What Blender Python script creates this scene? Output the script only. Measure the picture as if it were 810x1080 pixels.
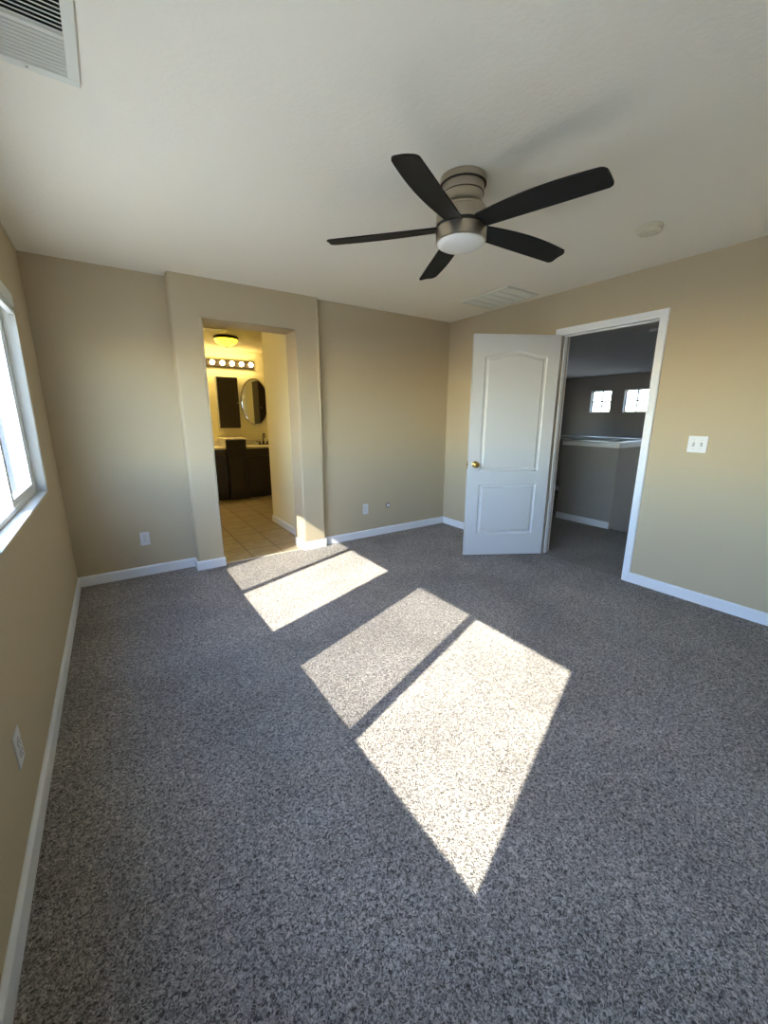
import bpy, bmesh, math, random
from mathutils import Vector, Matrix
random.seed(7)
for o in list(bpy.data.objects): bpy.data.objects.remove(o)
S = bpy.context.scene
COL = S.collection
PI = math.pi

# ------------------------------------------------------------------ measures (metres)
H = 2.4075          # ceiling
W = 3.8117          # right wall face (x)
YR = -0.089         # back wall face, right of the bath doorway
YB = -0.1376        # face of the boxed-out bath doorway
XB1, XB2 = 0.8667, 2.1019
XO1, XO2, HO = 1.0866, 1.878, 2.1026
Y0 = -4.75          # wall behind the camera
T = 0.15            # exterior wall
FX, FY = 1.8716, -2.2518   # fan axis

# ------------------------------------------------------------------ camera
cam = bpy.data.cameras.new('camera'); co = bpy.data.objects.new('camera', cam); COL.objects.link(co)
yaw, pitch, roll = 0.5922, -0.2342, 0.0019
cy, sy, cp, sp = math.cos(yaw), math.sin(yaw), math.cos(pitch), math.sin(pitch)
fw = Vector((sy*cp, cy*cp, sp)); rt = Vector((cy, -sy, 0)); up = rt.cross(fw)
rt, up = math.cos(roll)*rt + math.sin(roll)*up, -math.sin(roll)*rt + math.cos(roll)*up
m = Matrix.Identity(4)
for k, v in enumerate((rt, up, -fw)):
    for j in range(3): m[j][k] = v[j]
m.translation = Vector((0.3685, -3.8342, 1.3374)); co.matrix_world = m
cam.sensor_fit = 'VERTICAL'; cam.sensor_height = 36; cam.sensor_width = 36
cam.lens = 420.447/1080*36; cam.clip_start = 0.02; cam.clip_end = 300
S.camera = co

# ------------------------------------------------------------------ world, sun, exposure
world = bpy.data.worlds.new('world'); S.world = world; world.use_nodes = True
nt = world.node_tree; nt.nodes.clear()
out = nt.nodes.new('ShaderNodeOutputWorld'); bg = nt.nodes.new('ShaderNodeBackground')
sky = nt.nodes.new('ShaderNodeTexSky'); sky.sky_type = 'NISHITA'; sky.sun_disc = False
sky.sun_elevation = math.radians(37.5); sky.sun_rotation = math.radians(-110.4)
sky.air_density = 1.0; sky.dust_density = 0.3; sky.ozone_density = 1.0
wb = nt.nodes.new('ShaderNodeVectorMath'); wb.operation = 'MULTIPLY'; wb.inputs[1].default_value = (.94, .99, 1.10)   # camera white balance
nt.links.new(sky.outputs[0], wb.inputs[0]); nt.links.new(wb.outputs[0], bg.inputs[0]); bg.inputs[1].default_value = 2.7
nt.links.new(bg.outputs[0], out.inputs[0])

sd = Vector((1.0, 0.372, -0.82)).normalized()
sun = bpy.data.lights.new('sun', 'SUN'); sun.energy = 24.0; sun.angle = math.radians(0.55); sun.color = (1.0, 0.925, 0.80)
so = bpy.data.objects.new('sun', sun); COL.objects.link(so); so.location = (-6, -4, 8)
so.rotation_euler = sd.to_track_quat('-Z', 'Y').to_euler()

vs = S.view_settings; vs.view_transform = 'Standard'; vs.look = 'None'; vs.gamma = 1; vs.use_curve_mapping = False
vs.exposure = 0.24
S.display_settings.display_device = 'sRGB'
try:
    S.cycles.max_bounces = 14; S.cycles.diffuse_bounces = 10; S.cycles.transparent_max_bounces = 16
    S.cycles.sample_clamp_indirect = 12
except Exception: pass

# ------------------------------------------------------------------ materials
def lin(c):
    return tuple(((v/255)/12.92 if v/255 <= .04045 else ((v/255+.055)/1.055)**2.4) for v in c)
def mat(name, col, rough=.6, metal=0, bump=None, spec=.5, var=None, em=None):
    M = bpy.data.materials.new(name); M.use_nodes = True
    n = M.node_tree.nodes; L = M.node_tree.links; b = n['Principled BSDF']
    b.inputs['Base Color'].default_value = (*col, 1); b.inputs['Roughness'].default_value = rough
    b.inputs['Metallic'].default_value = metal; b.inputs['Specular IOR Level'].default_value = spec
    tc = n.new('ShaderNodeTexCoord')
    if var:
        ns = n.new('ShaderNodeTexNoise'); ns.inputs['Scale'].default_value = var[0]; ns.inputs['Detail'].default_value = 3
        L.new(tc.outputs['Object'], ns.inputs['Vector'])
        cr = n.new('ShaderNodeValToRGB'); cr.color_ramp.elements[0].position = .3; cr.color_ramp.elements[1].position = .7
        a = var[1]
        cr.color_ramp.elements[0].color = (*[c*(1-a) for c in col], 1); cr.color_ramp.elements[1].color = (*[min(1, c*(1+a)) for c in col], 1)
        L.new(ns.outputs['Fac'], cr.inputs['Fac']); L.new(cr.outputs['Color'], b.inputs['Base Color'])
    if bump:
        ns = n.new('ShaderNodeTexNoise'); ns.inputs['Scale'].default_value = bump[0]; ns.inputs['Detail'].default_value = 3
        L.new(tc.outputs['Object'], ns.inputs['Vector'])
        bp = n.new('ShaderNodeBump'); bp.inputs['Strength'].default_value = bump[1]; bp.inputs['Distance'].default_value = bump[2]
        L.new(ns.outputs['Fac'], bp.inputs['Height']); L.new(bp.outputs['Normal'], b.inputs['Normal'])
    if em:
        b.inputs['Emission Color'].default_value = (*em[0], 1); b.inputs['Emission Strength'].default_value = em[1]
    return M
M_wall = mat('beige_wall_paint', (.50, .42, .285), .85, bump=(140, .25, .002), spec=.25)
M_ceil = mat('ceiling_paint', (.85, .81, .70), .9, bump=(60, .35, .003), spec=.2)
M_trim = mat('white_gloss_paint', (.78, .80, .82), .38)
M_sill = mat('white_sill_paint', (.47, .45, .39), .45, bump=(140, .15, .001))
M_vinyl = mat('window_vinyl', (.82, .84, .83), .35)
M_door = mat('white_door_paint', (.57, .585, .58), .42, bump=(220, .12, .0006))
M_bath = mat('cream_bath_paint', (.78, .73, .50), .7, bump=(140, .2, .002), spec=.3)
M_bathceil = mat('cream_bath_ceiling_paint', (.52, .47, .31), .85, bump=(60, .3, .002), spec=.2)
M_fixture = mat('dark_bar_enamel', (.012, .007, .004), .6, spec=.3)
M_side = mat('grey_side_panel', (.30, .29, .25), .4)
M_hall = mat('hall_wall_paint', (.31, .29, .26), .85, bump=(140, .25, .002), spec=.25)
M_nickel = mat('brushed_nickel', (.52, .46, .37), .28, 1)
nb = M_nickel.node_tree.nodes['Principled BSDF']; nb.inputs['Anisotropic'].default_value = .85
tn = M_nickel.node_tree.nodes.new('ShaderNodeTangent'); tn.direction_type = 'RADIAL'; tn.axis = 'Z'; M_nickel.node_tree.links.new(tn.outputs[0], nb.inputs['Tangent'])
M_seam = mat('dark_seam', (.03, .028, .025), .6)
M_blade = mat('dark_blade', (.008, .008, .0075), .6, var=(9, .35), spec=.25)
M_opal = mat('opal_glass', (.82, .82, .79), .3)
M_plastic = mat('white_plastic', (.66, .67, .67), .4)
M_aged = mat('ivory_plastic', (.70, .65, .50), .5)
M_slot = mat('black_slot', (.01, .01, .01), .7)
M_brass = mat('polished_brass', (.62, .42, .13), .2, 1)
M_steel = mat('steel_hinge', (.45, .42, .36), .35, 1)
M_grille = mat('white_enamel', (.72, .73, .65), .45)
M_duct = mat('dark_duct', (.02, .02, .02), .9)
M_espresso = mat('espresso_wood', (.014, .008, .006), .38, var=(30, .4))
M_marble = mat('cream_marble', (.72, .68, .58), .25, var=(14, .12))
M_bronze = mat('dark_bronze', (.035, .022, .015), .35, .8)
M_bulb = mat('lit_bulb', (1, .9, .6), .3, em=((1, .72, .28), 50.0))
M_dome = mat('lit_alabaster', (.9, .75, .4), .35, em=((1, .74, .012), 8.0))
M_fabric = mat('blind_slat', (.70, .73, .69), .5)
M_stucco = mat('neighbour_stucco', (.62, .57, .48), .9, bump=(30, .4, .01))
M_ground = mat('outside_ground', (.50, .45, .36), .95, var=(3, .2))
M_stone = mat('stair_carpet', (.16, .14, .12), .95)

def mirror_mat():
    M = bpy.data.materials.new('mirror_glass'); M.use_nodes = True; b = M.node_tree.nodes['Principled BSDF']
    b.inputs['Base Color'].default_value = (.85, .87, .84, 1); b.inputs['Metallic'].default_value = 1; b.inputs['Roughness'].default_value = .02
    return M
M_mirror = mirror_mat()
def glass_mat(name, tint, gl=.06, opaque=None):
    M = bpy.data.materials.new(name); M.use_nodes = True; n = M.node_tree.nodes; L = M.node_tree.links; n.clear()
    o = n.new('ShaderNodeOutputMaterial'); t = n.new('ShaderNodeBsdfTransparent'); t.inputs[0].default_value = (*tint, 1)
    g = n.new('ShaderNodeBsdfGlossy') if opaque is None else n.new('ShaderNodeBsdfDiffuse')
    if opaque is None: g.inputs['Roughness'].default_value = .02
    else: g.inputs['Color'].default_value = (*opaque, 1)
    mx = n.new('ShaderNodeMixShader'); mx.inputs[0].default_value = gl
    L.new(t.outputs[0], mx.inputs[1]); L.new(g.outputs[0], mx.inputs[2]); L.new(mx.outputs[0], o.inputs[0])
    return M
M_glass = glass_mat('window_glass', (.96, .98, .98), .05)
M_screen = glass_mat('insect_screen', (1, 1, 1), .30, (.12, .12, .12))

def carpet_mat(name, dark, light, scale=1.0, big=.16):
    M = bpy.data.materials.new(name); M.use_nodes = True
    n = M.node_tree.nodes; L = M.node_tree.links; b = n['Principled BSDF']
    b.inputs['Roughness'].default_value = 1; b.inputs['Specular IOR Level'].default_value = .05
    b.inputs['Sheen Weight'].default_value = .15
    tc = n.new('ShaderNodeTexCoord')
    def noise(sc, det, rough=.5, dist=0):
        x = n.new('ShaderNodeTexNoise'); x.inputs['Scale'].default_value = sc*scale; x.inputs['Detail'].default_value = det
        x.inputs['Roughness'].default_value = rough; x.inputs['Distortion'].default_value = dist
        L.new(tc.outputs['Object'], x.inputs['Vector']); return x
    fine = noise(120, 5, .70, 1.2); mid = noise(38, 3); large = noise(1.7, 4, .6, .4)
    vor = n.new('ShaderNodeTexVoronoi'); vor.inputs['Scale'].default_value = 190*scale; L.new(tc.outputs['Object'], vor.inputs['Vector'])
    cr = n.new('ShaderNodeValToRGB'); e = cr.color_ramp.elements
    e[0].position = .41; e[0].color = (*dark, 1); e[1].position = .60; e[1].color = (*light, 1)
    x = e.new(.5); x.color = (*[(a*.52+c*.48) for a, c in zip(dark, light)], 1)
    L.new(fine.outputs['Fac'], cr.inputs['Fac'])
    # pile leaning different ways: broad lighter and darker patches
    mr = n.new('ShaderNodeMapRange'); mr.inputs['From Min'].default_value = .35; mr.inputs['From Max'].default_value = .65
    mr.inputs['To Min'].default_value = 1-big; mr.inputs['To Max'].default_value = 1+big
    L.new(large.outputs['Fac'], mr.inputs['Value'])
    mr2 = n.new('ShaderNodeMapRange'); mr2.inputs['From Min'].default_value = .3; mr2.inputs['From Max'].default_value = .7
    mr2.inputs['To Min'].default_value = .80; mr2.inputs['To Max'].default_value = 1.20
    L.new(mid.outputs['Fac'], mr2.inputs['Value'])
    mu = n.new('ShaderNodeMath'); mu.operation = 'MULTIPLY'; L.new(mr.outputs[0], mu.inputs[0]); L.new(mr2.outputs[0], mu.inputs[1])
    vm = n.new('ShaderNodeVectorMath'); vm.operation = 'SCALE'; L.new(cr.outputs['Color'], vm.inputs[0]); L.new(mu.outputs[0], vm.inputs['Scale'])
    L.new(vm.outputs[0], b.inputs['Base Color'])
    ad = n.new('ShaderNodeMath'); ad.operation = 'ADD'; L.new(fine.outputs['Fac'], ad.inputs[0]); L.new(vor.outputs['Distance'], ad.inputs[1])
    bp = n.new('ShaderNodeBump'); bp.inputs['Strength'].default_value = 1; bp.inputs['Distance'].default_value = .010
    L.new(ad.outputs[0], bp.inputs['Height']); L.new(bp.outputs['Normal'], b.inputs['Normal'])
    return M
M_carpet = carpet_mat('grey_beige_carpet', (.070, .060, .052), (.66, .605, .55))
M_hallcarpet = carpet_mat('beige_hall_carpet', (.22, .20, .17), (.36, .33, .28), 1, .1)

def tile_mat():
    M = bpy.data.materials.new('beige_floor_tile'); M.use_nodes = True
    n = M.node_tree.nodes; L = M.node_tree.links; b = n['Principled BSDF']
    tc = n.new('ShaderNodeTexCoord'); mp = n.new('ShaderNodeMapping')
    mp.inputs['Location'].default_value = (-(1.376-.3*5), -(.19-.3), 0)
    L.new(tc.outputs['Object'], mp.inputs['Vector'])
    br = n.new('ShaderNodeTexBrick'); br.offset = 0; br.squash = 1
    br.inputs['Scale'].default_value = 1; br.inputs['Brick Width'].default_value = .2995; br.inputs['Row Height'].default_value = .30
    br.inputs['Mortar Size'].default_value = .006; br.inputs['Mortar Smooth'].default_value = .1
    L.new(mp.outputs[0], br.inputs['Vector'])
    ns = n.new('ShaderNodeTexNoise'); ns.inputs['Scale'].default_value = 9; ns.inputs['Detail'].default_value = 5; L.new(tc.outputs['Object'], ns.inputs['Vector'])
    cr = n.new('ShaderNodeValToRGB'); cr.color_ramp.elements[0].position = .3; cr.color_ramp.elements[1].position = .7
    cr.color_ramp.elements[0].color = (.21, .17, .115, 1); cr.color_ramp.elements[1].color = (.30, .25, .18, 1)
    L.new(ns.outputs['Fac'], cr.inputs['Fac']); L.new(cr.outputs[0], br.inputs['Color1']); L.new(cr.outputs[0], br.inputs['Color2'])
    br.inputs['Mortar'].default_value = (.07, .05, .035, 1)
    L.new(br.outputs['Color'], b.inputs['Base Color']); b.inputs['Roughness'].default_value = .35
    bp = n.new('ShaderNodeBump'); bp.inputs['Distance'].default_value = .003; bp.invert = True
    L.new(br.outputs['Fac'], bp.inputs['Height']); L.new(bp.outputs['Normal'], b.inputs['Normal'])
    return M
M_tile = tile_mat()

# ------------------------------------------------------------------ helpers
def link(name, bm, mats, parent=None, smooth=False, loc=None, rot=None):
    bmesh.ops.recalc_face_normals(bm, faces=bm.faces)
    me = bpy.data.meshes.new(name); bm.to_mesh(me); bm.free()
    if not isinstance(mats, (list, tuple)): mats = [mats]
    for x in mats: me.materials.append(x)
    if smooth:
        for p in me.polygons: p.use_smooth = True
        try: me.set_sharp_from_angle(angle=math.radians(35))
        except Exception: pass
    o = bpy.data.objects.new(name, me); COL.objects.link(o)
    if parent: o.parent = parent
    if loc: o.location = loc
    if rot: o.rotation_euler = rot
    return o
def tag(o, label, cat, group=None):
    o['label'] = label; o['category'] = cat
    if group: o['group'] = group
    return o
def struct(o, label=None):
    o['kind'] = 'structure'
    if label: o['label'] = label
    return o
def empty(name, loc, rz=0):
    o = bpy.data.objects.new(name, None); COL.objects.link(o); o.location = loc; o.rotation_euler = (0, 0, rz); o.empty_display_size = .05
    return o
def box(bm, a, b, bev=0, mi=0):
    a, b = [min(p, q) for p, q in zip(a, b)], [max(p, q) for p, q in zip(a, b)]
    r = bmesh.ops.create_cube(bm, size=1); vs_ = r['verts']
    for v in vs_:
        for k in range(3): v.co[k] = a[k] if v.co[k] < 0 else b[k]
    fs = set(f for v in vs_ for f in v.link_faces)
    for f in fs: f.material_index = mi
    if bev:
        es = list(set(e for v in vs_ for e in v.link_edges))
        bmesh.ops.bevel(bm, geom=es, offset=bev, segments=2, affect='EDGES', profile=.5)
def B(*boxes):
    bm = bmesh.new()
    for x in boxes: box(bm, *x)
    return bm
def lathe(bm, prof, seg=48, c=(0, 0, 0), axis='z'):
    rings = []
    for r, z in prof:
        ring = []
        for k in range(seg):
            t = 2*PI*k/seg
            if axis == 'z': p = (c[0]+r*math.cos(t), c[1]+r*math.sin(t), c[2]+z)
            elif axis == 'y': p = (c[0]+r*math.cos(t), c[1]+z, c[2]+r*math.sin(t))
            else: p = (c[0]+z, c[1]+r*math.cos(t), c[2]+r*math.sin(t))
            ring.append(bm.verts.new(p))
        rings.append(ring)
    for a, b in zip(rings, rings[1:]):
        for k in range(seg):
            bm.faces.new((a[k], a[(k+1) % seg], b[(k+1) % seg], b[k]))
    for ring, (r, z) in ((rings[0], prof[0]), (rings[-1], prof[-1])):
        if r > 1e-6: bm.faces.new(ring)
    bmesh.ops.remove_doubles(bm, verts=bm.verts, dist=1e-6)
def tube(bm, pts, r, seg=10):
    pts = [Vector(p) for p in pts]; rings = []
    n = None
    for k, p in enumerate(pts):
        t = (pts[min(k+1, len(pts)-1)]-pts[max(k-1, 0)]).normalized()
        if n is None: n = t.orthogonal().normalized()
        n = (n-t*n.dot(t)).normalized(); b = t.cross(n)
        rings.append([bm.verts.new(p+r*(math.cos(2*PI*j/seg)*n+math.sin(2*PI*j/seg)*b)) for j in range(seg)])
    for a, c in zip(rings, rings[1:]):
        for j in range(seg): bm.faces.new((a[j], a[(j+1) % seg], c[(j+1) % seg], c[j]))
    bm.faces.new(rings[0]); bm.faces.new(rings[-1])
def prism(bm, poly, ax, a, b):
    """poly: 2-D points in the two axes other than ax, extruded from a to b along ax"""
    def P(u, v, w): return (w, u, v) if ax == 0 else ((u, w, v) if ax == 1 else (u, v, w))
    A = [bm.verts.new(P(u, v, a)) for u, v in poly]; C = [bm.verts.new(P(u, v, b)) for u, v in poly]
    bm.faces.new(A); bm.faces.new(C)
    n = len(poly)
    for k in range(n): bm.faces.new((A[k], A[(k+1) % n], C[(k+1) % n], C[k]))
def slab_holes(us, vs_, holes, ax, front, back, bev=0, outer=()):
    """wall slab in the plane normal to ax; holes are (i,j) cells left open; front edges of the holes are bevelled (bullnose)"""
    bm = bmesh.new()
    def P(u, v, w): return (w, u, v) if ax == 0 else (u, w, v)
    V = {}
    def gv(i, j, s):
        if (i, j, s) not in V: V[(i, j, s)] = bm.verts.new(P(us[i], vs_[j], front if s == 0 else back))
        return V[(i, j, s)]
    solid = {(i, j) for i in range(len(us)-1) for j in range(len(vs_)-1)} - set(holes)
    for i, j in solid:
        for s in (0, 1): bm.faces.new((gv(i, j, s), gv(i+1, j, s), gv(i+1, j+1, s), gv(i, j+1, s)))
        for (p, q), nb in ((((i, j), (i+1, j)), (i, j-1)), (((i+1, j), (i+1, j+1)), (i+1, j)), (((i, j+1), (i+1, j+1)), (i, j+1)), (((i, j), (i, j+1)), (i-1, j))):
            if nb not in solid: bm.faces.new((gv(*p, 0), gv(*q, 0), gv(*q, 1), gv(*p, 1)))
    if bev:
        def nearhole(e):
            if not all(v in fr for v in e.verts): return False
            if len(e.link_faces) != 2: return False
            a, b = [tuple(round(c, 5) for c in f.normal) for f in e.link_faces]
            ok = abs(a[ax]) + abs(b[ax]) < 1.5 and (abs(a[ax]) > .5 or abs(b[ax]) > .5)
            if not ok: return False
            mid = (e.verts[0].co+e.verts[1].co)/2
            u, v = (mid.y, mid.z) if ax == 0 else (mid.x, mid.z)
            for (i, j) in holes:
                if us[i]-1e-4 <= u <= us[i+1]+1e-4 and vs_[j]-1e-4 <= v <= vs_[j+1]+1e-4: return v > 1e-3
            for o_ in outer:
                if abs(u-o_) < 1e-4: return True
            return False
        bm.normal_update()
        fr = {v for k, v in V.items() if k[2] == 0}
        es = [e for e in bm.edges if nearhole(e)]
        bmesh.ops.bevel(bm, geom=es, offset=bev, segments=5, affect='EDGES', profile=.5)
    return bm

# ================================================================== THE ROOM
# floor
struct(link('floor', B(((-.0, Y0, -.03), (XB1+.02, .02, 0)), ((XB1+.02, Y0, -.03), (W+.02, YB+.045, 0)), ((XB2-.02, YB+.045, -.03), (W+.02, YR+.02, 0))), M_carpet), 'grey beige bedroom carpet with sun patches')
# ceiling over bedroom
struct(link('ceiling', B(((-T, Y0-.1, H), (W+.06, .1, H+.12))), M_ceil), 'white textured bedroom ceiling')

# left (window) wall
YW = [(-3.762, -2.33), (-2.02, -.605)]; ZW = (.878, 2.01)
us = [Y0, YW[0][0], YW[0][1], YW[1][0], YW[1][1], .1]; vv = [-.03, ZW[0], ZW[1], H]
bmw = slab_holes(us, vv, [(1, 1), (3, 1)], 0, 0, -T, .014)
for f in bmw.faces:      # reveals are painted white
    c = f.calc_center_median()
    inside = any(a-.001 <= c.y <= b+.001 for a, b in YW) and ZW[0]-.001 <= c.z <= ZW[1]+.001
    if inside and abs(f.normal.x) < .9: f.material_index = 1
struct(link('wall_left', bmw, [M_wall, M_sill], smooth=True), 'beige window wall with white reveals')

# back wall: left piece, boxed-out doorway, right piece
struct(link('wall_back_left', B(((-.0, 0, 0), (XB1+.03, .1, H))), M_wall), 'beige back wall left of the bathroom doorway')
bmb = slab_holes([XB1, XO1, XO2, XB2], [0, HO, H], [(1, 0)], 1, YB, .105, .02, outer=(XB1, XB2))
struct(link('wall_doorway', bmb, M_wall, smooth=True), 'boxed-out beige wall around the bathroom doorway')
struct(link('wall_back_right', B(((XB2-.03, YR, 0), (W+.06, .1, H))), M_wall), 'beige back wall right of the bathroom doorway')
# right wall with the hall doorway
DY0, DY1, DH = -2.336, -1.552, 2.045    # clear opening
us = [Y0, DY0-.02, DY1+.02, .1]; vv = [0, DH+.02, H]
struct(link('wall_right', slab_holes(us, vv, [(1, 0)], 0, W, W+.115), M_wall), 'beige wall with the hall doorway')
struct(link('wall_rear', B(((-T, Y0-.1, -.03), (W+.115, Y0, H))), M_wall), 'beige wall behind the camera')

# baseboards
BH, BT = .083, .013
def bb_profile(bm, p, q, n):
    """baseboard from p to q (2-D), protruding along n, eased top edge"""
    p, q, n = Vector(p), Vector(q), Vector(n)
    prof = [(0, 0), (BT, 0), (BT, BH-.012), (BT*.55, BH-.002), (BT*.3, BH), (0, BH)]
    A = [bm.verts.new((*(p+n*d), z)) for d, z in prof]; C = [bm.verts.new((*(q+n*d), z)) for d, z in prof]
    bm.faces.new(A); bm.faces.new(C)
    for k in range(len(prof)): bm.faces.new((A[k], A[(k+1) % 6], C[(k+1) % 6], C[k]))
def baseboard(name, runs, lab):
    bm = bmesh.new()
    for r in runs: bb_profile(bm, *r)
    return struct(link(name, bm, M_trim), lab)
baseboard('baseboard_left', [((0, Y0), (0, 0), (1, 0))], 'white baseboard under the window')
baseboard('baseboard_back_left', [((0, 0), (XB1, 0), (0, -1))], 'white baseboard on the back wall left piece')
baseboard('baseboard_doorway_left', [((XB1-BT, YB), (XO1+BT*.6, YB), (0, -1)), ((XB1, YB-BT*.2), (XB1, 0), (-1, 0)), ((XO1, YB-BT*.2), (XO1, .0), (1, 0))], 'white baseboard round the left doorway pier')
baseboard('baseboard_doorway_right', [((XO2-BT*.6, YB), (XB2+BT, YB), (0, -1)), ((XB2, YB-BT*.2), (XB2, YR), (1, 0)), ((XO2, YB-BT*.2), (XO2, .1), (-1, 0))], 'sunlit white baseboard round the right doorway pier')
baseboard('baseboard_back_right', [((XB2, YR), (W, YR), (0, -1))], 'white baseboard on the back wall right piece')
baseboard('baseboard_right', [((W, Y0), (W, DY0-.057), (-1, 0))], 'white baseboard right of the hall door')
baseboard('baseboard_right_far', [((W, DY1+.057), (W, YR), (-1, 0))], 'white baseboard behind the open door')
baseboard('baseboard_rear', [((0, Y0), (W, Y0), (0, 1))], 'white baseboard behind the camera')

# hall door casing and jamb
def casing(x, s):
    bm = bmesh.new()
    c = .057; d = .016*s
    def piece(a0, a1, b0, b1):
        box(bm, (x, a0, b0), (x+d*.75, a1, b1))
    for (y0, y1, z0, z1) in ((DY0-c, DY0, 0, DH+c), (DY1, DY1+c, 0, DH+c), (DY0, DY1, DH, DH+c)):
        box(bm, (x, y0, z0), (x+d*.7, y1, z1))
    # raised outer band of the colonial profile
    for (y0, y1, z0, z1) in ((DY0-c+.004, DY0-c+.03, 0, DH+c-.004), (DY1+c-.03, DY1+c-.004, 0, DH+c-.004), (DY0-c+.03, DY1+c-.03, DH+c-.03, DH+c-.004)):
        box(bm, (x+d*.6, y0, z0), (x+d, y1, z1), .002)
    return bm
struct(link('trim_1', casing(W, -1), M_trim), 'white casing round the hall doorway')
struct(link('trim_2', casing(W+.115, 1), M_trim), 'white casing on the hall side of the doorway')
struct(link('trim_3', B(((W, DY0-.02, 0), (W+.115, DY0, DH+.02)), ((W, DY0, DH), (W+.115, DY1, DH+.02)),
     ((W+.04, DY0, 0), (W+.075, DY0+.01, DH), .001), ((W+.04, DY1-.01, 0), (W+.075, DY1, DH), .001), ((W+.04, DY0, DH-.01), (W+.075, DY1, DH), .001)), M_trim), 'white door jamb with stop')

struct(link('trim_7', B(((W, DY1, 0), (W+.115, DY1+.02, DH+.02))), mat('shaded_jamb', (.42, .37, .31), .5)), 'hinge-side door jamb with shade put into its colour')  # shade on the hinge-side jamb, put in as a darker colour
# door leaf, hinged at the far jamb, swung into the room
DW, DT, DL = .785, .035, 2.03
droot = empty('door_1', (3.7897, -1.5544, .013), 2.6214); struct(droot, 'white two-panel interior door standing open')
def door_leaf():
    """local x runs from hinge to latch edge; visible face is y=+... built as a slab with two moulded panels on both faces"""
    bm = bmesh.new()
    NX, NZ = 90, 200
    def arch(u):      # top line of the upper panel
        t = abs(u-.392)/.288
        return 1.852+.043*(.5+.5*math.cos(PI*min(1, t/.92)))-.006*max(0, t-.9)*10
    def sd_rect(x, z, x0, x1, z0, z1):
        return min(x-x0, x1-x, z-z0, z1-z)
    def depth(x, z):
        d1 = min(x-.108, .677-x, z-.825, arch(x)-z)
        d2 = sd_rect(x, z, .112, .673, .212, .704)
        d = max(d1, d2)
        if d <= 0: return 0
        w1, w2, w3 = .010, .026, .040
        if d < w1: return -.008*(d/w1)
        if d < w2: return -.008
        if d < w3: return -.008+.0065*((d-w2)/(w3-w2))
        return -.0015
    import bisect
    xs = sorted(set([0, DW]+[k*DW/NX for k in range(NX+1)]+[a+s for a in (.108, .677, .112, .673) for s in (-.0001, 0, .010, .026, .04, -.01, -.026, -.04)]))
    zs = sorted(set([0, DL]+[k*DL/NZ for k in range(NZ+1)]+[a+s for a in (.825, .212, .704) for s in (0, .010, .026, .04, -.01, -.026, -.04)]))
    for side in (1, -1):
        g = [[bm.verts.new((x, side*(DT/2+depth(x, z)), z)) for z in zs] for x in xs]
        for i in range(len(xs)-1):
            for j in range(len(zs)-1):
                bm.faces.new((g[i][j], g[i+1][j], g[i+1][j+1], g[i][j+1]))
        if side == 1: G = g
        else: K = g
    nx, nz = len(xs), len(zs)
    for i in range(nx-1):
        bm.faces.new((G[i][0], G[i+1][0], K[i+1][0], K[i][0])); bm.faces.new((G[i][nz-1], G[i+1][nz-1], K[i+1][nz-1], K[i][nz-1]))
    for j in range(nz-1):
        bm.faces.new((G[0][j], G[0][j+1], K[0][j+1], K[0][j])); bm.faces.new((G[nx-1][j], G[nx-1][j+1], K[nx-1][j+1], K[nx-1][j]))
    return bm
link('door_leaf', door_leaf(), M_door, droot, loc=(0, 0, 0))
for s in (1, -1):
    bm = bmesh.new()
    lathe(bm, [(0, 0), (.032, 0), (.032, .004), (.026, .009), (.013, .012), (.0125, .026), (.02, .032), (.027, .042), (.0285, .052), (.024, .062), (.012, .067), (0, .068)], 32, (0, 0, 0), 'y')
    if s < 0:
        for v in bm.verts: v.co.y = -v.co.y
    k = link('door_knob', bm, M_brass, droot, smooth=True, loc=(.718, s*DT/2, .893)); k['label'] = 'polished brass door knob'
bmx = B(((DW-.0005, -.0127, .85), (DW+.0015, .0127, .93), .0005)); box(bmx, (DW, -.006, .882), (DW+.010, .006, .902), .002)
link('latch_plate', bmx, M_brass, droot)
for z in (.2, 1.0, 1.82):
    bm = bmesh.new(); box(bm, (-.001, -.016, z-.045), (.0, .016, z+.045)); 
    lathe(bm, [(0, -.047), (.006, -.047), (.006, .047), (0, .047)], 12, (-.004, -.02, z))
    link('hinge', bm, M_steel, droot, smooth=True)
# unseen white closet doors, added behind the camera to bounce light
dc = empty('bounce_doors', (1.9, Y0, 0)); struct(dc, 'added white bounce panels, unseen behind the camera')
for x0, yy in ((-1.25, .03), (.0, .065)):
    link('bounce_panel', B(((x0, yy, .012), (x0+1.26, yy+.03, 2.03), .003)), M_trim, dc)
link('track', B(((-1.27, .0, 2.03), (1.28, .1, 2.09), .002)), M_trim, dc)

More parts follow.
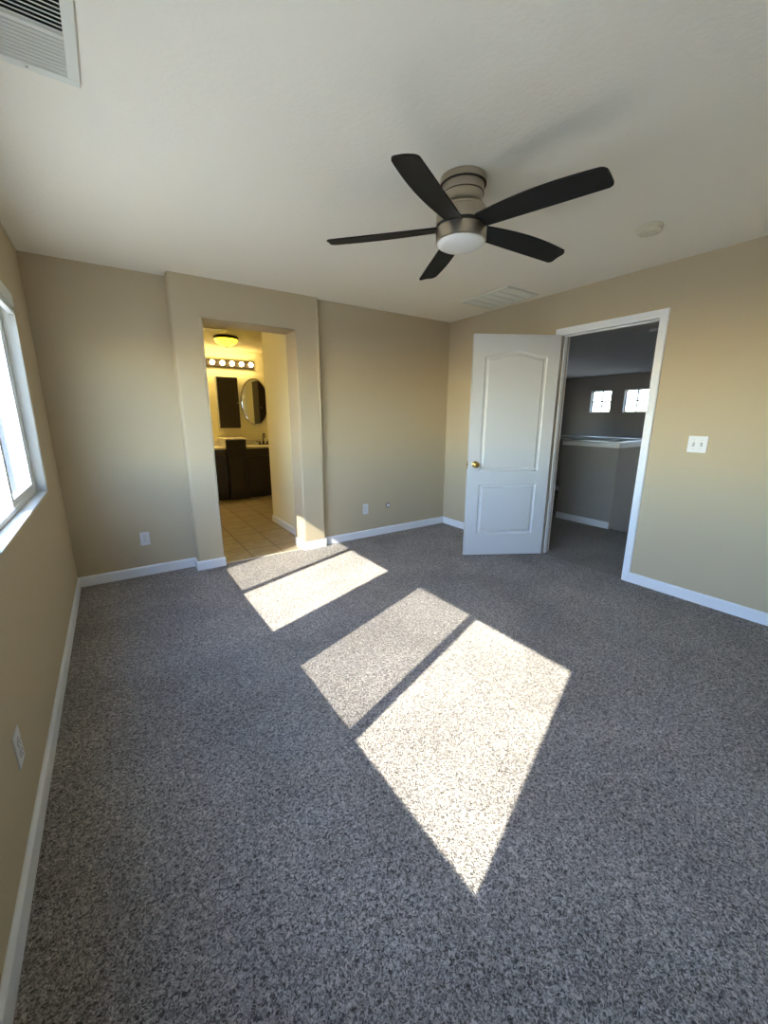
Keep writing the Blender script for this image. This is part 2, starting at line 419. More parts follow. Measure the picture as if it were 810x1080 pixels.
# windows --------------------------------------------------------------
def window(n, y0, y1, lab):
    z0, z1 = ZW; w = y1-y0; ym = (y0+y1)/2 + .055
    r = empty('window_%d' % n, (-.1, (y0+y1)/2, z0)); struct(r, lab)
    inv = Matrix.Translation((.1, -(y0+y1)/2, -z0))
    def part(name, bm, m_):
        bm.transform(inv); return link(name, bm, m_, r)
    f = .028
    part('window_frame', B(((-.145, y0, z0), (-.062, y0+f, z1), .003), ((-.145, y1-f, z0), (-.062, y1, z1), .003), ((-.145, y0+f, z0), (-.062, y1-f, z0+.026), .003), ((-.145, y0+f, z1-f), (-.062, y1-f, z1), .003)), M_vinyl)
    # fixed pane (near half) with slim stop, and the sliding sash (far half) inside it
    part('fixed_stop', B(((-.135, y0+f, z0+.026), (-.11, ym, z0+.044), .002), ((-.135, y0+f, z1-f-.018), (-.11, ym, z1-f), .002), ((-.135, y0+f, z0+.044), (-.11, y0+f+.018, z1-f-.018), .002), ((-.135, ym-.012, z0+.04), (-.1, ym+.026, z1-f-.01), .002)), M_vinyl)
    part('fixed_pane', B(((-.124, y0+f+.01, z0+.036), (-.12, ym, z1-f-.01))), M_glass)
    s = .034
    part('sliding_sash', B(((-.095, ym-.02, z0+.026), (-.068, ym+.022, z1-f), .002), ((-.095, y1-f-s, z0+.026), (-.068, y1-f, z1-f), .002), ((-.095, ym+.022, z0+.026), (-.068, y1-f-s, z0+.026+s), .002), ((-.095, ym+.022, z1-f-s), (-.068, y1-f-s, z1-f), .002)), M_vinyl)
    part('sash_pane', B(((-.084, ym+.016, z0+.05), (-.080, y1-f-s+.006, z1-f-s+.006))), M_glass)
    part('insect_screen', B(((-.1425, ym+.01, z0+.02), (-.1415, y1-f+.006, z1-f+.006))), M_screen)
    part('sash_lock', B(((-.068, ym-.006, z0+.5), (-.054, ym+.012, z0+.56), .003)), M_vinyl)
window(2, *YW[1], 'white vinyl sliding window next to the back corner')
window(1, *YW[0], 'white vinyl sliding window beside the camera')

def blind(y0, y1, lab):
    r = empty('window_blind', (-.03, (y0+y1)/2, 1.885)); tag(r, lab, 'window blind')
    inv = Matrix.Translation((.03, -(y0+y1)/2, -1.885))
    def part(name, bm, m_):
        bm.transform(inv); return link(name, bm, m_, r)
    a, b = y0+.004, y1-.004
    part('headrail', B(((-.030, a, 1.972), (-.004, b, 2.008), .002)), M_fabric)
    part('valance', B(((-.004, a, 1.938), (.003, b, 2.008), .002)), M_fabric)
    bm = bmesh.new()
    for k in range(11): box(bm, (-.029, a+.003, 1.917+k*.005), (-.005, b-.003, 1.9192+k*.005))
    part('slat_stack', bm, M_fabric)
    part('bottom_rail', B(((-.030, a+.002, 1.902), (-.002, b-.002, 1.915), .003)), M_vinyl)
blind(*YW[1], 'white mini blind raised to the top of the far window by the corner')
blind(*YW[0], 'white mini blind raised to the top of the window beside the camera')

# ================================================================== CEILING FAN
fan = tag(empty('ceiling_fan', (FX, FY, H)), 'brushed nickel flush-mount ceiling fan with five dark blades', 'ceiling fan')
def fz(z): return z-H
bm = bmesh.new()
lathe(bm, [(0, 0), (.106, 0), (.107, -.004), (.106, -.026), (.103, -.028), (.097, -.029), (.096, -.064), (.0935, -.066), (.091, -.076), (.089, -.090), (.091, -.102), (.099, -.114), (.108, -.124), (.109, -.134), (0, -.134)], 64)
link('canopy', bm, M_nickel, fan, smooth=True)
bm = bmesh.new(); lathe(bm, [(.0972, -.0275), (.1065, -.0275), (.1065, -.0300), (.0972, -.0300)], 64); lathe(bm, [(.09, -.064), (.0970, -.064), (.0970, -.0665), (.09, -.0665)], 64)
link('canopy_seam', bm, M_seam, fan, smooth=True)
bm = bmesh.new()
lathe(bm, [(0, -.134), (.110, -.134), (.116, -.138), (.119, -.148), (.119, -.190), (0, -.190)], 64)
link('motor_housing', bm, M_nickel, fan, smooth=True)
bm = bmesh.new(); lathe(bm, [(.05, -.190), (.115, -.190), (.115, -.205), (.05, -.205)], 64)
link('blade_slot', bm, M_seam, fan, smooth=True)
bm = bmesh.new(); lathe(bm, [(0, -.2045), (.117, -.2045), (.119, -.207), (.1185, -.258), (.115, -.262), (0, -.262)], 64)
link('light_ring', bm, M_nickel, fan, smooth=True)
bm = bmesh.new(); lathe(bm, [(.1125, -.258), (.1125, -.264), (.107, -.271), (.092, -.279), (.065, -.285), (.03, -.288), (0, -.289)], 64)
link('light_dome', bm, M_opal, fan, smooth=True)['label'] = 'unlit frosted glass light dome'
def blade_bm():
    bm = bmesh.new(); TT = [k/30*.955 for k in range(30)]+[.955+.045*math.sin(PI/2*k/12) for k in range(13)]; N = len(TT)-1; rows = []
    R0, R1 = .085, .652; tilt = math.tan(math.radians(11))
    for k in range(N+1):
        t = TT[k]; r = R0+(R1-R0)*t
        # clockwise edge bulges, the other stays nearly straight
        wc = .040+.036*math.sin(PI*min(1, t*.80+.06))
        wa = .040+.012*t
        # rounded corners at the tip
        e = (R1-r)/.025
        if e < 1: q = math.sqrt(max(0, 1-(1-e)**2)); wc = wc-.026*(1-q); wa = wa-.020*(1-q)
        row = []
        for s in range(9):
            u = -wc+(wc+wa)*s/8
            z = -u*tilt*1.0 + .002*(1-(2*s/8-1)**2) - .022*t
            row.append((r, u, z))
        rows.append(row)
    for off, flip in ((.0035, False), (-.0035, True)):
        g = [[bm.verts.new((x, y, z+off)) for x, y, z in row] for row in rows]
        for i in range(N):
            for j in range(8): bm.faces.new((g[i][j], g[i+1][j], g[i+1][j+1], g[i][j+1]))
        if not flip: G = g
        else: K = g
    for i in range(N):
        for j in (0, 8): bm.faces.new((G[i][j], G[i+1][j], K[i+1][j], K[i][j]))
    for j in range(8):
        for i in (0, N): bm.faces.new((G[i][j], G[i][j+1], K[i][j+1], K[i][j]))
    return bm
b0 = link('blade', blade_bm(), M_blade, fan, smooth=True)
for k in range(5):
    b_ = b0 if k == 0 else b0.copy()
    if k: COL.objects.link(b_); b_.parent = fan
    b_.location = (0, 0, -.198); b_.rotation_euler = (0, 0, 3.6427+k*2*PI/5)

# ================================================================== CEILING FITTINGS
# smoke detector
bm = bmesh.new(); lathe(bm, [(0, 0), (.066, 0), (.068, -.003), (.068, -.010), (.064, -.012), (.064, -.016), (.062, -.026), (.052, -.034), (.03, -.037), (0, -.0375)], 48)
sm = link('smoke_detector', bm, M_aged, smooth=True, loc=(3.10, -2.515, H)); tag(sm, 'round ivory smoke detector on the bedroom ceiling', 'smoke detector')
bm = bmesh.new(); lathe(bm, [(.0642, -.0118), (.0665, -.0118), (.0665, -.0162), (.0642, -.0162)], 48)
for k in range(10):
    t = 2*PI*k/10; box(bm, (.045*math.cos(t)-.004, .045*math.sin(t)-.004, -.0375), (.045*math.cos(t)+.004, .045*math.sin(t)+.004, -.034))
link('sensor_slots', bm, M_aged, sm)

# return register by the window: two louvre banks
vx0, vx1, vy0, vy1 = .072, .432, -2.325, -1.925
vr = tag(empty('air_register', ((vx0+vx1)/2, (vy0+vy1)/2, H)), 'white two-bank louvred air register above the window side', 'air vent')
cx_, cy_ = (vx0+vx1)/2, (vy0+vy1)/2
f = .032; ym_ = -2.125-cy_
a, b, c_, d_ = vx0-cx_, vx1-cx_, vy0-cy_, vy1-cy_
bm = B(((a, c_, -.010), (b, c_+f, 0), .003), ((a, d_-f, -.010), (b, d_, 0), .003), ((a, c_+f, -.010), (a+f, d_-f, 0), .003), ((b-f, c_+f, -.010), (b, d_-f, 0), .003), ((a+f, ym_-.006, -.010), (b-f, ym_+.006, 0)))
link('register_frame', bm, M_grille, vr)
link('duct_opening', B(((a+.02, c_+.02, -.0008), (b-.02, d_-.02, -.0002))), M_duct, vr)
for (y0, y1, sgn, nm) in ((c_+f, ym_-.006, -1, 'louvre_bank'), (ym_+.006, d_-f, 1, 'louvre_bank')):
    bm = bmesh.new(); n_ = 10
    for k in range(n_):
        y = y0+(k+.5)*(y1-y0)/n_; h = .006; w_ = .0078
        yt, yb = y-sgn*w_/2*1.0, y+sgn*w_/2*1.0
        prism(bm, [(yt-.0006, -.001), (yt+.0006, -.001), (yb+.0006, -.001-h), (yb-.0006, -.001-h)], 0, a+f-.002, b-f+.002)
        box(bm, (a+f-.002, yb-.0016, -.0022-h), (b-f+.002, yb+.0016, -.0008-h))
    link(nm, bm, M_grille, vr)
for sx in (a+.016, b-.016-.12):
    bm = bmesh.new(); lathe(bm, [(0, -.0095), (.0035, -.0095), (.0035, -.0115), (0, -.012)], 12, (sx, d_-.016, 0)); link('screw', bm, M_steel, vr)

# return grille in the far right corner of the ceiling
gx0, gx1, gy0, gy1 = 3.285, 3.70, -1.355, -.782
cx_, cy_ = (gx0+gx1)/2, (gy0+gy1)/2
gr = tag(empty('return_air_grille', (cx_, cy_, H)), 'white ceiling return grille above the open door', 'air vent')
a, b, c_, d_ = gx0-cx_, gx1-cx_, gy0-cy_, gy1-cy_; f = .028
bm = B(((a, c_, -.012), (b, c_+f, 0), .003), ((a, d_-f, -.012), (b, d_, 0), .003), ((a, c_+f, -.012), (a+f, d_-f, 0), .003), ((b-f, c_+f, -.012), (b, d_-f, 0), .003))
for k in range(1, 5):
    y = c_+f+k*(d_-c_-2*f)/5; box(bm, (a+f, y-.005, -.011), (b-f, y+.005, 0))
link('grille_frame', bm, M_grille, gr)
link('duct_opening', B(((a+.02, c_+.02, -.0008), (b-.02, d_-.02, -.0002))), M_duct, gr)
bm = bmesh.new(); n_ = 26
for k in range(n_):
    x = a+f+(k+.5)*(b-a-2*f)/n_
    # blades tipped so that their faces look toward the camera side
    prism(bm, [(x-.0085, -.001), (x-.0075, -.001), (x+.0085, -.0085), (x+.0075, -.0085)], 1, c_+f-.002, d_-f+.002)
link('louvres', bm, M_grille, gr)

# ================================================================== OUTLETS AND SWITCHES
def outlet_parts(root, R):
    """local: x right, z up, y out of the wall toward -y; R rotates into place"""
    def part(name, bm, m_, sm_=False, par=root): bm.transform(R); return link(name, bm, m_, par, smooth=sm_)
    part('cover_plate', B(((-.035, -.006, -.0575), (.035, 0, .0575), .0025)), M_plastic)
    for z in (-.0195, .0195):
        bm = bmesh.new(); lathe(bm, [(0, 0), (.0165, 0), (.0165, -.0085), (.015, -.0092), (0, -.0092)], 24, (0, 0, z), 'y')
        rc = part('receptacle', bm, M_plastic, True)
        part('slot', B(((-.0075, -.0097, z), (-.0055, -.009, z+.009)), ((.0055, -.0097, z+.001), (.0075, -.009, z+.008)), ((-.002, -.0097, z-.010), (.002, -.009, z-.006))), M_slot, False, rc)
    bm = bmesh.new(); lathe(bm, [(0, 0), (.003, 0), (.003, -.0072), (0, -.0075)], 12, (0, 0, 0), 'y'); part('screw', bm, M_steel, True)
I4 = Matrix.Identity(4)
o1 = tag(empty('wall_outlet', (.4935, 0, .325)), 'white duplex outlet on the back wall left of the bathroom doorway', 'power outlet'); outlet_parts(o1, I4)
o2 = tag(empty('wall_outlet', (2.635, YR, .328)), 'white duplex outlet on the back wall right of the bathroom doorway', 'power outlet'); outlet_parts(o2, I4)
o3 = tag(empty('wall_outlet', (0, -2.335, .332)), 'white duplex outlet on the window wall near the left edge', 'power outlet'); outlet_parts(o3, Matrix.Rotation(PI/2, 4, 'Z'))
# coax plate
cx0 = tag(empty('cable_plate', (2.942, YR, .325)), 'beige-painted cable wall plate with a round jack', 'wall plate')
link('cover_plate', B(((-.035, -.005, -.0575), (.035, 0, .0575), .002)), M_wall, cx0)
bm = bmesh.new(); lathe(bm, [(.019, -.004), (.030, -.004), (.030, -.0062), (.019, -.0062)], 28, (0, 0, .012), 'y'); link('jack_recess', bm, M_slot, cx0)
bm = bmesh.new(); lathe(bm, [(0, 0), (.022, 0), (.022, -.010), (.008, -.012), (.008, -.02), (0, -.02)], 24, (0, 0, .012), 'y'); link('cable_jack', bm, M_plastic, cx0, smooth=True)
# double switch
sw = tag(empty('light_switch', (W, -2.70, 1.152)), 'white double toggle light switch right of the hall doorway', 'light switch')
Rs = Matrix.Rotation(-PI/2, 4, 'Z')
def sp_(name, bm, m_, par): bm.transform(Rs); return link(name, bm, m_, par)
sp_('cover_plate', B(((-.058, -.006, -.0575), (.058, 0, .0575), .0025)), M_plastic, sw)
for x in (-.023, .023):
    bm = B(((x-.006, -.0066, -.0125), (x+.006, -.0058, .0125))); sp_('toggle_slot', bm, M_slot, sw)
    bm = bmesh.new(); s_ = 1 if x < 0 else -1
    prism(bm, [(-.0055, -.005*s_-.004), (-.0055, -.005*s_+.006), (-.018, .008*s_+.004), (-.018, .008*s_-.002)], 0, x-.0045, x+.0045)
    sp_('toggle', bm, M_plastic, sw)
    for z in (-.03, .03):
        bm = bmesh.new(); lathe(bm, [(0, 0), (.003, 0), (.003, -.0068), (0, -.007)], 12, (x, 0, z), 'y'); sp_('screw', bm, M_steel, sw)

# ================================================================== BATHROOM
BX0, BX1, BY1, BC = .35, 4.6, 3.45, 2.4075
struct(link('floor_bathroom', B(((XO1, YB+.045, -.03), (XO2+.0, .1, .001)), ((BX0, .1, -.03), (BX1, BY1, .001))), M_tile), 'beige square tiled bathroom floor')
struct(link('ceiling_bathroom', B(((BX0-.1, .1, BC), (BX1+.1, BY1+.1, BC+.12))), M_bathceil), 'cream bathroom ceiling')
struct(link('wall_bathroom_back', B(((BX0-.1, BY1, 0), (BX1+.1, BY1+.1, BC))), M_bath), 'cream wall above the vanity')
struct(link('wall_bathroom_left', B(((BX0-.1, .1, 0), (BX0, BY1, BC))), M_bath), 'cream bathroom side wall')
struct(link('wall_bathroom_right', B(((BX1, 1.2, 0), (BX1+.1, BY1, BC))), M_bath), 'cream bathroom far side wall')
bm = B(((BX0, .1, 0), (XO1-.006, .112, BC)), ((XO1-.006, .1045, HO+.006), (2.0, .112, BC)))
struct(link('wall_bathroom_front', bm, M_bath), 'cream bathroom side of the doorway wall')
struct(link('wall_bathroom_closet', B(((2.12, 1.08, 0), (BX1, 1.2, BC))), M_bath), 'cream wall behind the linen cabinet')
bm = bmesh.new(); box(bm, (2.0, .1, 0), (2.12, 1.2, BC)); box(bm, (XO2, .106, 0), (2.0, .112, BC))
struct(link('wall_bathroom_partition', bm, M_bath), 'cream partition wall just inside the bathroom')
baseboard('baseboard_bathroom', [((2.0, .112), (2.0, 1.2), (-1, 0)), ((1.988, 1.2), (2.6, 1.2), (0, 1)), ((BX0, .112), (BX0, 2.9), (1, 0)), ((XO2, .112), (2.0, .112), (0, 1))], 'white baseboard in the bathroom')
struct(link('trim_4', B(((XO1, YB+.038, 0), (XO2, YB+.052, .006), .002)), M_aged), 'threshold strip between carpet and tile')

# vanity: two low cabinets and a raised drawer tower between them
VY = 2.90; CT = .855
TX0, TX1 = 1.862, 2.17
vl = tag(empty('vanity_cabinet', (1.43, 3.15, 0)), 'dark espresso low vanity cabinet left of the drawer tower', 'cabinet')
vt = tag(empty('drawer_tower', (2.016, 3.15, 0)), 'dark espresso drawer tower rising above the vanity counters', 'cabinet')
vr_ = tag(empty('vanity_cabinet', (2.61, 3.15, 0)), 'dark espresso low vanity cabinet under the faucet', 'cabinet')
def vp(name, bm, m_, par, root, sm_=False):
    bm.transform(Matrix.Translation(-root.location)); return link(name, bm, m_, par, smooth=sm_)
vp('carcass', B(((1.0, VY+.02, .09), (TX0-.001, BY1-.002, CT-.031)), ((1.0, VY+.07, 0.001), (TX0-.001, BY1-.002, .09))), M_espresso, vl, vl)
vp('carcass', B(((TX1+.001, VY+.02, .09), (3.05, BY1-.002, CT-.031)), ((TX1+.001, VY+.07, 0.001), (3.05, BY1-.002, .09))), M_espresso, vr_, vr_)
vp('carcass', B(((TX0, VY-.03, .0015), (TX1, BY1-.002, .974), .002)), M_espresso, vt, vt)
vp('side_panel', B(((TX0-.004, VY+.0, CT+.006), (TX0, BY1-.03, .97), .001)), M_side, vt, vt)['label'] = 'grey side panel'
def front(root, name, x0, x1, z0, z1, y, knob=None):
    st = .045 if min(x1-x0, z1-z0) > .2 else .018
    o_ = vp(name, B(((x0, y-.018, z0), (x1, y, z1), .002)), M_espresso, root, root)
    vp('front_rail', B(((x0, y-.024, z0), (x0+st, y-.017, z1), .0015), ((x1-st, y-.024, z0), (x1, y-.017, z1), .0015), ((x0+st, y-.024, z0), (x1-st, y-.017, z0+st), .0015), ((x0+st, y-.024, z1-st), (x1-st, y-.017, z1), .0015)), M_espresso, o_, root)
    if knob:
        kb = bmesh.new(); lathe(kb, [(0, 0), (.006, 0), (.006, -.012), (.014, -.018), (.014, -.024), (.008, -.028), (0, -.029)], 16, (knob[0], y-.018, knob[1]), 'y')
        vp('knob', kb, M_bronze, o_, root, True)
front(vt, 'drawer', TX0+.012, TX1-.012, .865, .962, VY-.03, (2.016, .912))
front(vt, 'drawer', TX0+.012, TX1-.012, .69, .852, VY-.03, (2.012, .762))
front(vt, 'door', TX0+.012, TX1-.012, .10, .675, VY-.03, (1.90, .59))
front(vr_, 'door', TX1+.012, 2.565, .11, .70, VY+.02, (2.53, .60))
front(vr_, 'door', 2.575, 2.97, .11, .70, VY+.02, (2.61, .60))
front(vr_, 'drawer', TX1+.012, 2.97, .715, .815, VY+.02)
front(vl, 'door', 1.44, TX0-.012, .11, .70, VY+.02, (1.82, .6))
front(vl, 'door', 1.02, 1.43, .11, .70, VY+.02, (1.39, .6))
front(vl, 'drawer', 1.02, TX0-.012, .715, .815, VY+.02)
ctl = tag(link('countertop', B(((.98, VY-.005, CT-.03), (TX0-.001, BY1-.001, CT), .004)), M_marble), 'cream marble counter left of the drawer tower', 'countertop')
ctr = tag(link('countertop', B(((TX1+.001, VY-.005, CT-.03), (3.07, BY1-.001, CT), .004)), M_marble), 'cream marble counter with the faucet, right of the tower', 'countertop')
tt = tag(link('countertop', B(((TX0-.012, VY-.042, .975), (TX1+.012, BY1-.001, .998), .004)), M_marble), 'raised cream marble slab on top of the drawer tower', 'countertop')
struct(link('trim_6', B(((.98, BY1-.018, CT+.0005), (TX0-.0005, BY1, CT+.09), .003), ((TX1+.0005, BY1-.018, CT+.0005), (3.07, BY1, CT+.09), .003)), M_marble), 'cream marble backsplash')
# faucet
fc = tag(empty('faucet', (2.60, 3.33, CT+.001)), 'dark bronze two-handle bathroom faucet on the right counter', 'faucet')
bm = B(((-.09, -.028, 0), (.09, .028, .012), .004)); link('base_plate', bm, M_bronze, fc)
bm = bmesh.new(); lathe(bm, [(0, .0), (.020, .0), (.018, .05), (.012, .06), (0, .06)], 20)
pts = [(0, 0, .05)]+[(0, 0, .05+.09*k/4) for k in range(1, 5)]+[(0, -.055+.055*math.cos(t), .14+.055*math.sin(t)) for t in [k*PI/10 for k in range(1, 11)]]+[(0, -.11, .115)]
tube(bm, pts, .0095, 12); link('spout', bm, M_bronze, fc, smooth=True)
for s in (-1, 1):
    bm = bmesh.new(); lathe(bm, [(0, 0), (.017, 0), (.014, .04), (.010, .055), (0, .058)], 18, (s*.068, 0, 0)); tube(bm, [(s*.068, 0, .05), (s*.10, -.006, .058), (s*.13, -.01, .062)], .006, 10)
    link('handle', bm, M_bronze, fc, smooth=True)
# oval mirror
mi = tag(empty('oval_mirror', (2.535, BY1, 1.585)), 'oval frameless-look mirror with thin rim on the cream wall', 'mirror')
def oval(bm, rx, rz, y0, y1, rx2=None, rz2=None):
    n_ = 72; A = []; C = []
    for k in range(n_):
        t = 2*PI*k/n_; A.append(bm.verts.new((rx*math.cos(t), y0, rz*math.sin(t)))); C.append(bm.verts.new(((rx2 or rx)*math.cos(t), y1, (rz2 or rz)*math.sin(t))))
    bm.faces.new(A); bm.faces.new(C)
    for k in range(n_): bm.faces.new((A[k], A[(k+1) % n_], C[(k+1) % n_], C[k]))
bm = bmesh.new(); oval(bm, .248, .402, 0, -.016, .244, .398); link('rim', bm, M_steel, mi)
bm = bmesh.new(); oval(bm, .236, .39, -.0158, -.020, .222, .376); link('mirror_glass', bm, M_mirror, mi)
# wall cabinet
wc_ = tag(empty('wall_cabinet', (2.06, BY1, 1.56)), 'dark espresso medicine cabinet on the wall left of the oval mirror', 'cabinet')
cw = .165
link('cabinet_box', B(((-cw, -.12, -.41), (cw, 0, .41), .002)), M_espresso, wc_)
link('side_panel', B(((-cw-.003, -.112, -.402), (-cw, -.006, .402), .001)), M_side, wc_)['label'] = 'grey side panel'
dr = link('cabinet_door', B(((-cw+.002, -.139, -.408), (cw-.002, -.121, .408), .002)), M_espresso, wc_)
link('door_frame', B(((-cw+.002, -.146, -.408), (-cw+.05, -.138, .408), .0015), ((cw-.05, -.146, -.408), (cw-.002, -.138, .408), .0015), ((-cw+.05, -.146, -.408), (cw-.05, -.138, -.36), .0015), ((-cw+.05, -.146, .36), (cw-.05, -.138, .408), .0015), ((-cw+.05, -.146, -.02), (cw-.05, -.138, .02), .0015)), M_espresso, dr)
bm = bmesh.new(); lathe(bm, [(0, 0), (.005, 0), (.005, -.01), (.011, -.016), (.009, -.022), (0, -.024)], 16, (cw-.025, -.146, 0), 'y'); link('knob', bm, M_steel, dr, smooth=True)
# vanity light bar, plus an added unseen bar that fills the bathroom
M_fillbulb = mat('fill_bulb', (1, .9, .6), .3, em=((1, .74, .32), 150.0))
def light_bar(xc, lab, mb, grp):
    lb = tag(empty('vanity_light', (xc, BY1, 2.19)), lab, 'light fixture', grp)
    link('bar', B(((-.47, -.045, -.058), (.45, 0, .058), .006)), M_fixture, lb)
    for k in range(6):
        x = .384-.154*k
        bm = bmesh.new(); lathe(bm, [(0, -.044), (.022, -.044), (.020, -.06), (0, -.06)], 20, (x, 0, 0), 'y'); link('socket', bm, M_fixture, lb, smooth=True)
        bm = bmesh.new(); lathe(bm, [(0, -.058), (.016, -.058)]+[(.036*math.sin(t), -.092+.036*math.cos(t)) for t in [PI*(.13+.87*j/14) for j in range(1, 14)]]+[(0, -.128)], 24, (x, 0, 0), 'y'); link('bulb', bm, mb, lb, smooth=True)
light_bar(2.10, 'dark bar light with a row of round lit bulbs above the mirror', M_bulb, 'bathroom bar lights')
light_bar(.98, 'added fill light bar, unseen behind the doorway left pier', M_fillbulb, 'bathroom bar lights')
# dome light
dl = tag(empty('dome_light', (1.845, 2.27, BC)), 'lit alabaster dome ceiling light with dark rim in the bathroom', 'ceiling light')
bm = bmesh.new(); lathe(bm, [(0, 0), (.145, 0), (.162, -.012), (.165, -.030), (.158, -.038), (.148, -.040), (.140, -.03), (0, -.03)], 48); link('rim', bm, M_bronze, dl, smooth=True)
bm = bmesh.new(); lathe(bm, [(.147, -.034)]+[(.147*math.cos(t), -.036-.085*math.sin(t)) for t in [k*PI/2/12 for k in range(1, 12)]]+[(0, -.121)], 48); link('glass_bowl', bm, M_dome, dl, smooth=True)
bm = bmesh.new(); lathe(bm, [(0, -.118), (.012, -.120), (.009, -.130), (.012, -.137), (0, -.145)], 16); link('finial', bm, M_bronze, dl, smooth=True)
# exhaust grille + small round fitting on bath ceiling
ex = tag(empty('exhaust_fan_grille', (1.62, 1.87, BC)), 'square exhaust fan grille on the bathroom ceiling', 'air vent')
bm = B(((-.14, -.09, -.014), (.14, -.065, 0), .003), ((-.14, .065, -.014), (.14, .09, 0), .003), ((-.14, -.065, -.014), (-.115, .065, 0), .003), ((.115, -.065, -.014), (.14, .065, 0), .003))
link('grille_frame', bm, M_aged, ex)
bm = bmesh.new()
for k in range(9): box(bm, (-.115, -.06+k*.0145, -.012), (.115, -.054+k*.0145, -.002))
link('louvres', bm, M_aged, ex); link('duct_opening', B(((-.12, -.07, -.0015), (.12, .07, -.0005))), M_duct, ex)
# bath switch
bs = tag(empty('light_switch', (2.0, .30, 1.17)), 'white toggle switch on the cream bathroom partition wall', 'light switch')
Rb = Matrix.Rotation(-PI/2, 4, 'Z')
def bp_(name, bm, m_): bm.transform(Rb); return link(name, bm, m_, bs)
bp_('cover_plate', B(((-.035, -.006, -.0575), (.035, 0, .0575), .0025)), M_plastic); bp_('toggle', B(((-.0045, -.02, -.002), (.0045, -.005, .01), .001)), M_plastic)
# linen cabinet seen in the mirror
lc = tag(empty('linen_cabinet', (3.35, 1.425, 0)), 'tall dark linen cabinet seen only in the oval mirror', 'cabinet')
link('cabinet_box', B(((-.2, -.22, .001), (.2, .2, 2.1), .003)), M_espresso, lc)
for z0, z1 in ((.08, 1.0), (1.02, 2.04)):
    d = link('door', B(((-.195, .2, z0), (.195, .218, z1), .002)), M_espresso, lc)
    bm = bmesh.new(); lathe(bm, [(0, 0), (.006, 0), (.006, .012), (.013, .02), (0, .028)], 16, (-.16, .218, (z0+z1)/2), 'y'); link('knob', bm, M_steel, d, smooth=True)
struct(link('trim_5', B(((2.93, 1.2, 0), (3.0, 1.222, 2.1), .003), ((2.75, 1.2, 0), (2.93, 1.206, 2.05), .001)), M_trim), 'white trim seen in the oval mirror')

# ================================================================== HALL
HX = W+.115
HFX = 5.33          # head of the stairs
A1x, A1y0, A1y1 = 5.30, -1.45, -.74
bm = B(((W+.02, -5.6, -.03), (5.33, 3.4, -.002)), ((5.33, -1.33, -.03), (7.35, 3.4, -.002)))
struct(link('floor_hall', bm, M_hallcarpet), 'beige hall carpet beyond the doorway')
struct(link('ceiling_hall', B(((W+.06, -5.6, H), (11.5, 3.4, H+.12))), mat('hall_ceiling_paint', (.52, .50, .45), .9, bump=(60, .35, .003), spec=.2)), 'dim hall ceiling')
def capped(name, boxes, caps, lab, bbs=()):
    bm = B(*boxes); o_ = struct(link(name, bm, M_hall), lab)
    bm = bmesh.new()
    for c in caps: box(bm, *c)
    c_ = link('wall_cap', bm, M_trim, o_); c_['label'] = 'white painted cap'
    if bbs:
        bm = bmesh.new()
        for r in bbs: bb_profile(bm, *r)
        link('baseboard', bm, M_trim, o_)
capped('wall_stair_near', [((A1x, A1y0, -.002), (A1x+.115, A1y1, 1.03)), ((A1x+.115, A1y0, -2.7), (7.2, A1y0+.115, 1.03))],
       [((A1x-.022, A1y0-.022, 1.03), (A1x+.137, A1y1+.02, 1.05), .004), ((A1x+.137, A1y0-.022, 1.03), (7.2, A1y0+.137, 1.05), .004),
        ((A1x-.012, A1y0-.012, .985), (A1x+.0, A1y1+.01, 1.03), .002), ((A1x-.012, A1y0-.012, .985), (7.2, A1y0, 1.03), .002)],
       'grey beige half wall at the head of the stairs', [((A1x, A1y0), (A1x, A1y1), (-1, 0))])
capped('wall_stair_far', [((7.2, -5.6, -2.7), (7.315, 3.4, .99))], [((7.17, -5.6, .99), (7.345, 3.4, 1.012), .004), ((7.188, -1.3, .95), (7.2, 3.4, .99), .002)], 'half wall beyond the stairs', [((7.2, -1.33), (7.2, 3.4), (-1, 0))])
# walls of the two-storey void
FXW = 11.35
WN = [(1.86, 2.39), (.96, 1.52)]; WZ = (1.46, 2.03)
us = [-5.6, WN[1][0], WN[1][1], WN[0][0], WN[0][1], 3.3]; vv = [-2.7, WZ[0], WZ[1], H]
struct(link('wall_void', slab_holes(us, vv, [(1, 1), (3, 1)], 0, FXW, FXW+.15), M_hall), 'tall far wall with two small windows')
struct(link('wall_void_side', slab_holes([W+.1, 8.0, 9.3, FXW+.15], [-2.7, 1.0, 1.8, H], [(1, 1)], 1, 3.3, 3.45), M_hall), 'side wall of the two-storey space')  # unseen opening added here to let daylight into the hall
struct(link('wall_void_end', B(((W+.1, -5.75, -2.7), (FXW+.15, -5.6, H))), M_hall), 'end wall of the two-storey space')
struct(link('floor_lower', B(((7.3, -5.6, -2.75), (FXW, 3.4, -2.7)), ((5.33, -5.6, -2.75), (7.3, -1.33, -2.7))), M_stone), 'lower storey floor')
bm = bmesh.new()
for k in range(9): box(bm, (5.33+.26*k, -2.6, -.19*(k+1)-.2), (5.33+.26*(k+1), -1.46, -.19*(k+1)))
struct(link('floor_stairs', bm, M_stone), 'carpeted stair treads going down')
struct(link('wall_under_landing', B(((5.25, -5.6, -2.75), (5.33, -1.33, -.0305))), M_hall), 'wall below the landing edge')
struct(link('wall_stair_side', B(((5.33, -2.75, -2.7), (7.2, -2.62, 1.0))), M_hall), 'half wall on the far side of the stairs')
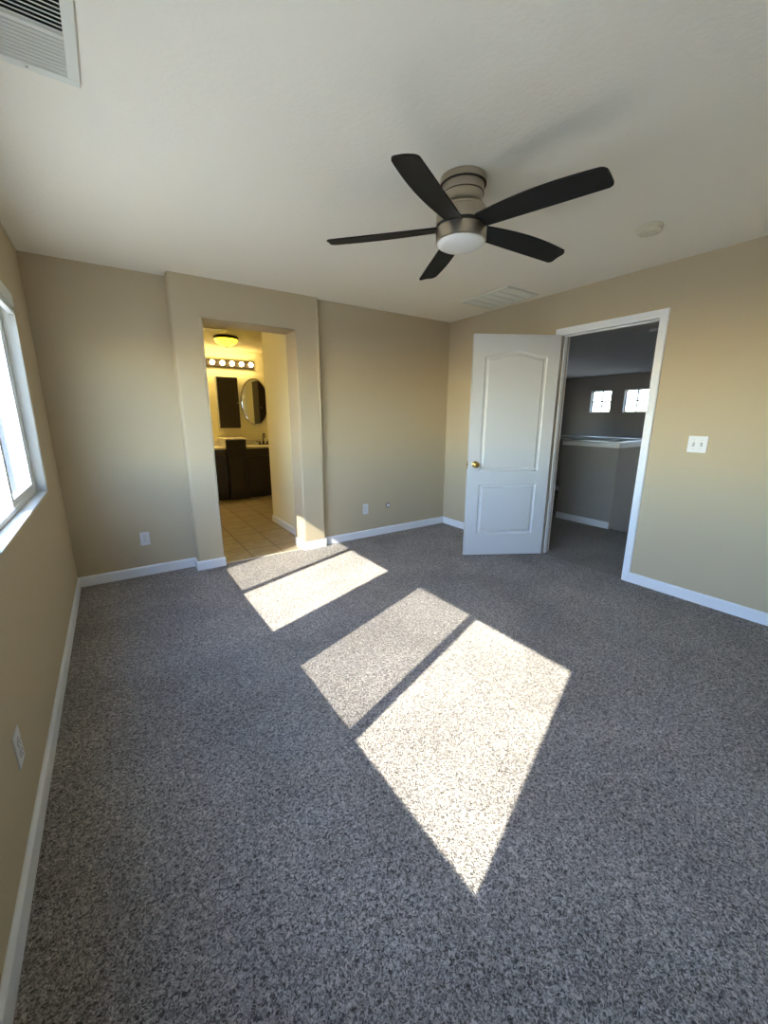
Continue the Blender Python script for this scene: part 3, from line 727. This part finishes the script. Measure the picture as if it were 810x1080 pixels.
def small_window(n, y0, y1, lab):
    z0, z1 = WZ; r = empty('window_%d' % n, (FXW+.1, (y0+y1)/2, z0)); struct(r, lab); inv_ = Matrix.Translation((-(FXW+.1), -(y0+y1)/2, -z0))
    x0, x1 = FXW+.07, FXW+.13; f = .03; ym = (y0+y1)/2; zm = (z0+z1)/2
    def part(name, bm, m_): bm.transform(inv_); return link(name, bm, m_, r)
    part('window_frame', B(((x0, y0, z0), (x1, y0+f, z1), .003), ((x0, y1-f, z0), (x1, y1, z1), .003), ((x0, y0+f, z0), (x1, y1-f, z0+f), .003), ((x0, y0+f, z1-f), (x1, y1-f, z1), .003)), M_vinyl)
    part('glazing_bars', B(((x0+.02, ym-.02, z0+f), (x1-.02, ym+.02, z1-f)), ((x0+.02, y0+f, zm-.02), (x1-.02, y1-f, zm+.02))), M_vinyl)
    part('pane', B(((x0+.028, y0+f-.004, z0+f-.004), (x0+.031, y1-f+.004, z1-f+.004))), M_glass)
small_window(3, *WN[0], 'small four-pane window high on the far hall wall, left one')
small_window(4, *WN[1], 'small four-pane window high on the far hall wall, right one')
bm = bmesh.new(); lathe(bm, [(0, 0), (.05, 0), (.052, -.008), (.045, -.025), (.02, -.03), (0, -.03)], 32)
hs = tag(link('hall_smoke_detector', bm, M_plastic, smooth=True, loc=(6.15, -1.26, H)), 'small white smoke detector on the dim hall ceiling', 'smoke detector')

# ================================================================== OUTSIDE
struct(link('ground', B(((-60, -60, -3.3), (80, 60, -3.2))), M_ground), 'ground outside')

nh = tag(empty('neighbour_house', (-6, 18, -3.2)), 'slate grey neighbouring house glimpsed through the far window', 'house')
link('wall', B(((-8, -4, 0), (7, 4, 5.8))), mat('slate_siding', (.13, .14, .16), .8, bump=(20, .3, .01)), nh)
bm = bmesh.new(); prism(bm, [(-4.5, 5.8), (4.5, 5.8), (0, 8.6)], 0, -8.4, 7.4); link('roof', bm, mat('brown_shingle', (.16, .13, .11), .9, bump=(12, .6, .02)), nh)
for x in (-5, 2.6, 5.0):
    bm = B(((x-.55, -4.04, 3.5), (x+.55, -3.98, 4.9), .01)); wd = link('window', bm, M_vinyl, nh); link('pane', B(((x-.48, -4.06, 3.57), (x+.48, -4.03, 4.83))), M_glass, wd)
